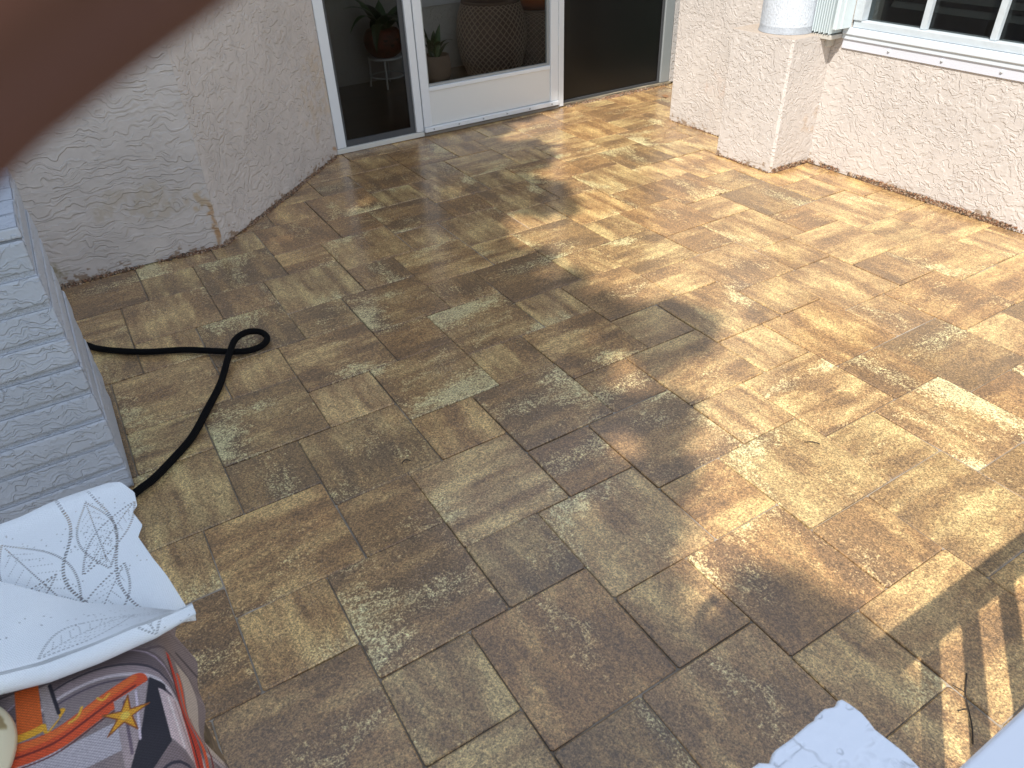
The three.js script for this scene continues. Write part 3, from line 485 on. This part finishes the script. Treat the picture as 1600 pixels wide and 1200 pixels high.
  for (let j = 0; j <= M; j++) for (let i = 0; i <= N; i++) {
    const u = i / N, v = j / M; let x, y, z;
    const y0 = TY + 0.0075;
    const f1 = 0.62, f2 = 0.72;
    const xa = lerp(-0.72, 0, u);
    const place = (zz) => lerp(-0.72, interp(XRt, zz), u);
    if (v < f1) { const zn0 = interp(ZN, place(0.55)); z = lerp(0.337 + 0.004 * Math.sin(u * 19), zn0 - 0.012, v / f1); x = place(z); y = y0 + 0.0045 * fbm(x * 14, z * 14, 3, 71) + 0.004 * Math.exp(-Math.pow((z - 0.345) / 0.012, 2)) - (x > -0.252 ? Math.pow((x + 0.252) / 0.03, 2) * 0.012 : 0); }
    else { const xe = place(0.596), zn = interp(ZN, xe), zf = Math.min(interp(ZF, xe), zn - 0.012), r = 0.010 * (0.35 + 0.65 * sst(-0.212, -0.27, xe));
      if (v < f2) { const a = (v - f1) / (f2 - f1) * Math.PI; x = xe; z = zn - 0.012 + Math.sin(a) * 0.012; y = y0 + 0.003 + r * (1 - Math.cos(a)); }
      else { const t = (v - f2) / (1 - f2); x = lerp(xe, xe - 0.004, t); z = lerp(zn - 0.012, zf, t); y = y0 + 0.003 + 2 * r - t * r * 1.1 + 0.0035 * fbm(x * 18, z * 18 + 3, 2, 75) * (1 - t * 0.3); } }
    pos.push(x, y, z); uv.push((x + 0.72) * 2.0 + (v > f2 ? 0.35 : 0), (v * 0.42) * 2.4);
  }
  for (let j = 0; j < M; j++) for (let i = 0; i < N; i++) { const a = j * (N + 1) + i, b = a + 1, e = a + N + 1, f = e + 1; idx.push(a, e, b, b, e, f); }
  const g = new THREE.BufferGeometry(); g.setAttribute('position', new THREE.Float32BufferAttribute(pos, 3)); g.setAttribute('uv', new THREE.Float32BufferAttribute(uv, 2)); g.setIndex(idx); g.computeVertexNormals();
  tag(mesh('lace_cloth', g, lm), 'white lace cloth with leaf pattern folded over the printed cloth', 'lace cloth');
}
{ // smooth cream bowl upside down at the frame edge
  const t = thing('ceramic_bowl', 'smooth cream rounded bowl at the bottom left corner', 'bowl', [-0.444, TY + 0.005, 0.632]);
  const cm = tex(256, 128, (u, v) => mix3([0.84, 0.81, 0.68], [0.5, 0.42, 0.24], sst(0.5, 0.62, v * 0.45 + fbm(u * 30, v * 4, 4, 7, 30, 4) * 0.5) * 0.8), true);
  mesh('body', new THREE.LatheGeometry([[0.066, 0.0005], [0.070, 0.004], [0.069, 0.008], [0.064, 0.018], [0.05, 0.032], [0.03, 0.040], [0.001, 0.042]].map((q) => new THREE.Vector2(...q)), 64), mat({ map: cm, roughness: 0.35, side: THREE.DoubleSide }), t);
}
// ------------------------------------------------------------------ pier cap and railing at the lower right
console.log('rail');
{
  const t = thing('brick_pier', 'white painted pier with rough cap at the bottom right edge', 'pier');
  const dents = tex(512, 512, (u, v) => { const a = fbm(u * 9 + 0.7 * fbm(u * 9, v * 9, 2, 4, 9, 9), v * 9, 4, 36, 9, 9); return 0.75 + 0.2 * fbm(u * 40, v * 40, 3, 5, 40, 40) - 0.6 * sst(0.60, 0.70, a) - 0.35 * sst(0.74, 0.82, vn(u * 34, v * 34, 8, 34, 34)); });
  const pm = mat({ color: lin(0.84, 0.88, 0.94), roughness: 0.6, bumpMap: rep(dents, 3, 3), bumpScale: 0.004 });
  mesh('shaft', box(-0.10, 0.205, 0.002, 0.655, 1.02, 1.40, 0.006), pm, t);
  const out = [[0.1258, 0.9908], [0.1355, 0.9911], [0.1423, 0.9961], [0.1499, 0.9919], [0.1544, 0.9911], [0.1726, 0.9916], [0.1929, 0.9906], [0.2, 0.9912], [0.2045, 0.9895], [0.2153, 0.9891], [0.2234, 0.9923], [0.2275, 0.9922], [0.2308, 0.9903], [0.235, 0.9916], [0.237, 0.9977], [0.2387, 1.0083], [0.2373, 1.0173], [0.2356, 1.0234], [0.2372, 1.0352], [0.2388, 1.0468], [0.2379, 1.0629], [0.236, 1.12], [0.23, 1.2], [0.238, 1.43], [0.1, 1.434], [-0.12, 1.43], [-0.125, 1.2], [-0.118, 0.998], [-0.03, 0.992], [0.05, 0.997]].map((q) => new THREE.Vector2(q[0], -q[1]));
  const g = new THREE.ExtrudeGeometry(new THREE.Shape(out), { depth: 0.036, bevelEnabled: true, bevelThickness: 0.003, bevelSize: 0.0025, bevelOffset: -0.0025, bevelSegments: 3 });
  g.rotateX(-Math.PI / 2); g.translate(0, 0.661, 0);
  mesh('cap', g, pm, t);
}
{
  const t = thing('railing', 'white flat-topped railing with square balusters at the lower right corner', 'railing');
  const wm = mat({ color: lin(0.84, 0.87, 0.92), roughness: 0.4, bumpMap: rep(softNoise, 3), bumpScale: 0.0004 });
  mesh('top_rail', box(0.242, 2.95, 0.672, 0.70, 1.078, 1.138, 0.005), wm, t);
  mesh('bottom_rail', box(0.208, 2.95, 0.06, 0.09, 1.09, 1.126, 0.004), wm, t);
  for (let k = 0; k < 20; k++) { const x = 0.288 + k * 0.132; mesh('baluster', box(x - 0.0135, x + 0.0135, 0.0905, 0.6715, 1.0945, 1.1215, 0.003), wm, t); }
}
// ------------------------------------------------------------------ the tree whose crown shades the left of the patio
console.log('tree');
{
  const t = thing('shade_tree', 'leafy tree beyond the patio throwing dappled shade over the pavers', 'tree');
  // edge of the shade as it lies on the paving: x for each z
  const edge = [[-4.6, 4.3], [-3.3, 3.5], [-2.9, 3.0], [-2.77, 2.52], [-2.45, 2.2], [-2.0, 2.0], [-1.4, 1.72], [-0.85, 1.55], [-0.55, 1.45], [-0.35, 1.52], [-0.1, 1.25], [0.1, 1.03], [0.25, 0.84], [0.42, 0.90], [0.6, 0.93], [0.8, 0.86], [1.1, 0.72], [1.8, 0.5]];
  const ex = (z) => { for (let i = 1; i < edge.length; i++) if (z <= edge[i][0]) return lerp(edge[i - 1][1], edge[i][1], (z - edge[i - 1][0]) / (edge[i][0] - edge[i - 1][0])); return edge.at(-1)[1]; };
  const k1 = -0.643, k2 = 0.447, pos = [], nor = [], q = new THREE.Quaternion(), e = new THREE.Euler(), v = new THREE.Vector3(), nv = new THREE.Vector3();
  const shape = [[0, 0, -0.5], [0.28, 0.04, -0.1], [0, 0.02, 0.5], [-0.28, 0.04, -0.1]];
  let leavesN = 0;
  for (let n = 0; n < 120000 && leavesN < 30000; n++) {
    const z = rr(-4.4, 2.0), x = rr(-2.6, 4.0), d = ex(z) - 0.02 - x; if (d < 0) continue;
    const m = fbm(x * 2.4 + 7, z * 2.4, 3, 55), m2 = fbm(x * 5 + 3, z * 5, 2, 58);
    if (z > -2.75 && d < 0.42 && m * 0.6 + m2 * 0.4 > 0.41 + d * 0.42) continue;       // gaps near the rim of the crown
    const h = 5.4 + 3.4 * Math.pow(rnd(), 1.2) * clamp(0.35 + d * 0.5, 0.35, 1); 
    const L = rr(0.11, 0.2); e.set(rr(-0.7, 0.7), rr(0, 6.28), rr(-0.7, 0.7)); q.setFromEuler(e); nv.set(0, 1, 0).applyQuaternion(q);
    const P = shape.map((s) => { v.set(s[0] * L, s[1] * L, s[2] * L).applyQuaternion(q); return [v.x + x + k1 * h, v.y + h, v.z + z + k2 * h]; });
    for (const k of [0, 1, 2, 0, 2, 3]) { pos.push(...P[k]); nor.push(nv.x, nv.y, nv.z); } leavesN++;
  }
  const g = new THREE.BufferGeometry(); g.setAttribute('position', new THREE.Float32BufferAttribute(pos, 3)); g.setAttribute('normal', new THREE.Float32BufferAttribute(nor, 3));
  mesh('crown', g, mat({ color: lin(0.07, 0.12, 0.04), roughness: 0.6, side: THREE.DoubleSide, transmission: 0 }), t).userData.kind = 'stuff';
  const bark = mat({ color: lin(0.14, 0.1, 0.07), roughness: 0.95, bumpMap: rep(stuccoBump, 2, 6), bumpScale: 0.02 });
  const br = (a, b, r0, r1, name) => { const A3 = new THREE.Vector3(...a), B3 = new THREE.Vector3(...b), L = A3.distanceTo(B3), gg = new THREE.CylinderGeometry(r1, r0, L, 14, 4); gg.translate(0, L / 2, 0); gg.applyQuaternion(new THREE.Quaternion().setFromUnitVectors(new THREE.Vector3(0, 1, 0), B3.sub(A3).normalize())); gg.translate(...a); mesh(name, gg, bark, t); };
  br([-5.6, -0.098, 3.5], [-5.2, 4.2, 3.0], 0.27, 0.19, 'trunk');
  br([-5.2, 4.18, 3.0], [-2.6, 6.2, 1.0], 0.14, 0.05, 'limb'); br([-5.2, 4.16, 3.0], [-4.6, 7.2, 2.4], 0.16, 0.06, 'limb'); br([-5.22, 4.1, 3.0], [-3.4, 6.3, 0.2], 0.13, 0.05, 'limb'); br([-5.22, 4.1, 3.02], [-5.0, 6.2, 3.9], 0.12, 0.05, 'limb');
  console.log('leaves', leavesN);
}
// ------------------------------------------------------------------ soil and debris along the walls, small litter
console.log('debris');
{
  const dm = [lin(0.22, 0.11, 0.06), lin(0.14, 0.08, 0.05), lin(0.30, 0.19, 0.11), lin(0.09, 0.07, 0.05), lin(0.36, 0.27, 0.19)];
  const base = new THREE.IcosahedronGeometry(1, 0);
  function strip(name, label, path, width, n, size) {
    const items = []; const im = new THREE.InstancedMesh(base, mat({ color: 0xffffff, roughness: 0.95 }), n); const M = new THREE.Matrix4(), q = new THREE.Quaternion(), e = new THREE.Euler();
    const seg = path.slice(1).map((p, i) => Math.hypot(p[0] - path[i][0], p[1] - path[i][1])), tot = seg.reduce((a, b) => a + b, 0);
    for (let k = 0; k < n; k++) {
      let s, tries = 0; do { s = rnd() * tot; } while (fbm(s * 5, 2.2, 3, 81) < 0.34 + rnd() * 0.25 && tries++ < 8);
      let i = 0; let r = s; while (r > seg[i] && i < seg.length - 1) { r -= seg[i]; i++; }
      const t = r / seg[i], a = path[i], b = path[i + 1], nx = -(b[1] - a[1]) / seg[i], nz = (b[0] - a[0]) / seg[i], w = width * (0.35 + 1.0 * fbm(s * 6, 7, 2, 83)) * Math.pow(rnd(), 1.7);
      const x = lerp(a[0], b[0], t) + nx * w, z = lerp(a[1], b[1], t) + nz * w, r0 = size * rr(0.5, 1.5);
      e.set(rr(0, 6), rr(0, 6), rr(0, 6)); q.setFromEuler(e); M.compose(new THREE.Vector3(x, r0 * 0.3 + Math.max(0, width * 0.28 - w * 0.35) * rnd(), z), q, new THREE.Vector3(r0 * rr(0.7, 1.6), r0 * rr(0.4, 0.9), r0 * rr(0.7, 1.6)));
      im.setMatrixAt(k, M); im.setColorAt(k, dm[Math.floor(rnd() * 5)]);
    }
    im.name = numbered(name); im.castShadow = im.receiveShadow = true; im.userData = { label, category: 'debris', kind: 'stuff' }; scene.add(im);
  }
  strip('debris', 'reddish brown crumbs along the foot of the sunlit window wall', [[2.953, 1.1], [2.953, -1.15], [2.70, -1.152]], 0.08, 24000, 0.0036);
  strip('debris', 'thin line of brown crumbs at the foot of the pillar block', [[2.688, -1.17], [2.688, -1.52]], 0.015, 500, 0.0035);
  strip('debris', 'brown crumbs below the short wall beside the dark screen panel', [[2.904, -1.53], [2.904, -2.12]], 0.018, 700, 0.0035);
  strip('debris', 'dark crumbs along the foot of the shaded corner wall', [[1.07, -2.748], [0.26, -1.938], [0.23, -1.929], [-0.8, -1.929]].reverse().map((p) => p), 0.022, 3000, 0.0035);
  strip('debris', 'brown crumbs under the dark screen panel sill', [[2.6, -2.747], [3.44, -2.747]], 0.03, 1100, 0.003);
  const tw = mat({ color: lin(0.03, 0.022, 0.015), roughness: 0.9 });
  tag(mesh('twig', tube([[0.30, 0.003, -0.245], [0.312, 0.006, -0.25], [0.325, 0.003, -0.243]], 0.0014, 12, 5), tw), 'tiny dark twig on the paver in the middle', 'twig', 'twigs on the pavers');
  tag(mesh('twig', tube([[1.235, 0.003, 0.282], [1.25, 0.005, 0.295], [1.262, 0.003, 0.31]], 0.0014, 12, 5), tw), 'tiny dark twig on the sunlit cream paver', 'twig', 'twigs on the pavers');
  tag(mesh('twig', [tube([[0.95, 0.003, 0.905], [0.905, 0.005, 0.93], [0.86, 0.003, 0.97], [0.83, 0.003, 0.99]], 0.0013, 16, 5), tube([[0.91, 0.004, 0.925], [0.905, 0.004, 0.905]], 0.001, 6, 4), tube([[0.885, 0.004, 0.948], [0.865, 0.004, 0.94]], 0.001, 6, 4)], tw), 'forked twig lying in the light between the baluster shadows', 'twig', 'twigs on the pavers');
  const o = mesh('dead_leaf', new THREE.CircleGeometry(0.022, 7).rotateX(-1.35), mat({ color: lin(0.25, 0.13, 0.06), roughness: 0.8, side: THREE.DoubleSide })); o.position.set(3.23, 0.006, -2.52); tag(o, 'brown dead leaf on the pavers below the dark screen panel', 'leaf');
}
// ------------------------------------------------------------------ hand of the photographer, one fingertip before the lens
{
  // joints in metres round the phone's corner (x right, y up, z back), then set down in the world
  const J = [   // chains of joints [x, y, z, radius]
    [[-0.075, -0.052, -0.012, 0.0105], [-0.052, -0.012, -0.030, 0.0095], [-0.0356, 0.0158, -0.0365, 0.0084], [-0.0132, 0.0312, -0.037, 0.0076]],
    [[-0.083, -0.060, 0.000, 0.011], [-0.088, -0.040, -0.035, 0.0095], [-0.075, -0.030, -0.05, 0.0085], [-0.066, -0.034, -0.046, 0.0075]],
    [[-0.088, -0.075, 0.006, 0.0105], [-0.092, -0.058, -0.028, 0.009], [-0.080, -0.05, -0.044, 0.008], [-0.07, -0.053, -0.042, 0.0072]],
    [[-0.088, -0.088, 0.012, 0.0095], [-0.092, -0.076, -0.018, 0.008], [-0.082, -0.068, -0.032, 0.0072], [-0.074, -0.07, -0.032, 0.0065]],
    [[-0.10, -0.08, 0.035, 0.013], [-0.085, -0.055, 0.045, 0.0105], [-0.072, -0.035, 0.042, 0.0092], [-0.064, -0.018, 0.036, 0.008]],
    [[-0.085, -0.065, 0.0, 0.016], [-0.11, -0.10, 0.03, 0.021], [-0.14, -0.15, 0.06, 0.024], [-0.19, -0.24, 0.11, 0.03]]];
  const seg = []; for (const c of J) for (let i = 1; i < c.length; i++) seg.push([c[i - 1], c[i]]);
  seg.push([[-0.076, -0.056, -0.008, 0.012], [-0.10, -0.085, 0.03, 0.017]], [[-0.09, -0.088, 0.012, 0.012], [-0.11, -0.1, 0.03, 0.018]]);
  const R = 60, mc = new MarchingCubes(R, new THREE.MeshBasicMaterial(), false, false, 120000), C = [-0.10, -0.10, 0.03], SZ = 0.16;
  mc.isolation = 0;
  for (let k = 0; k < R; k++) for (let j = 0; j < R; j++) for (let i = 0; i < R; i++) {
    const p = [i, j, k].map((a, ax) => C[ax] + (a / R * 2 - 1) * SZ); let d = 9;
    for (const [a, b] of seg) { let t = 0, l = 0; for (let q = 0; q < 3; q++) { t += (p[q] - a[q]) * (b[q] - a[q]); l += (b[q] - a[q]) ** 2; } t = clamp(t / l); let s = 0; for (let q = 0; q < 3; q++) s += (p[q] - lerp(a[q], b[q], t)) ** 2; const e = Math.sqrt(s) - lerp(a[3], b[3], t), h = clamp(0.5 + 0.5 * (d - e) / 0.004); d = lerp(d, e, h) - 0.004 * h * (1 - h); }
    mc.field[i + j * R + k * R * R] = -d;
  }
  mc.update();
  const n = mc.count, g = new THREE.BufferGeometry(), P = new Float32Array(n * 3);
  for (let i = 0; i < n * 3; i++) P[i] = C[i % 3] + mc.positionArray[i] * SZ;
  g.setAttribute('position', new THREE.BufferAttribute(P, 3)); g.setAttribute('normal', new THREE.BufferAttribute(mc.normalArray.slice(0, n * 3), 3));
  const t = thing('hand', 'blurred fingertip of a hand reaching in at the top left corner', 'hand');
  t.position.set(-0.1676, 1.2883, 1.1439); t.quaternion.set(-0.29263, -0.25578, -0.10014, 0.91592).normalize();   // where the hand hangs beside the phone
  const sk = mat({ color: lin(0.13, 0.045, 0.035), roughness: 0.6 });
  mesh('skin', g, sk, t);
  const nl = mesh('fingernail', new THREE.SphereGeometry(0.006, 16, 10), mat({ color: lin(0.55, 0.34, 0.28), roughness: 0.3 }), t); nl.scale.set(1, 1.2, 0.35); nl.position.set(-0.0172, 0.0345, -0.0425); nl.rotation.z = -0.85;
}
console.log('done');
renderer.render(scene, camera);
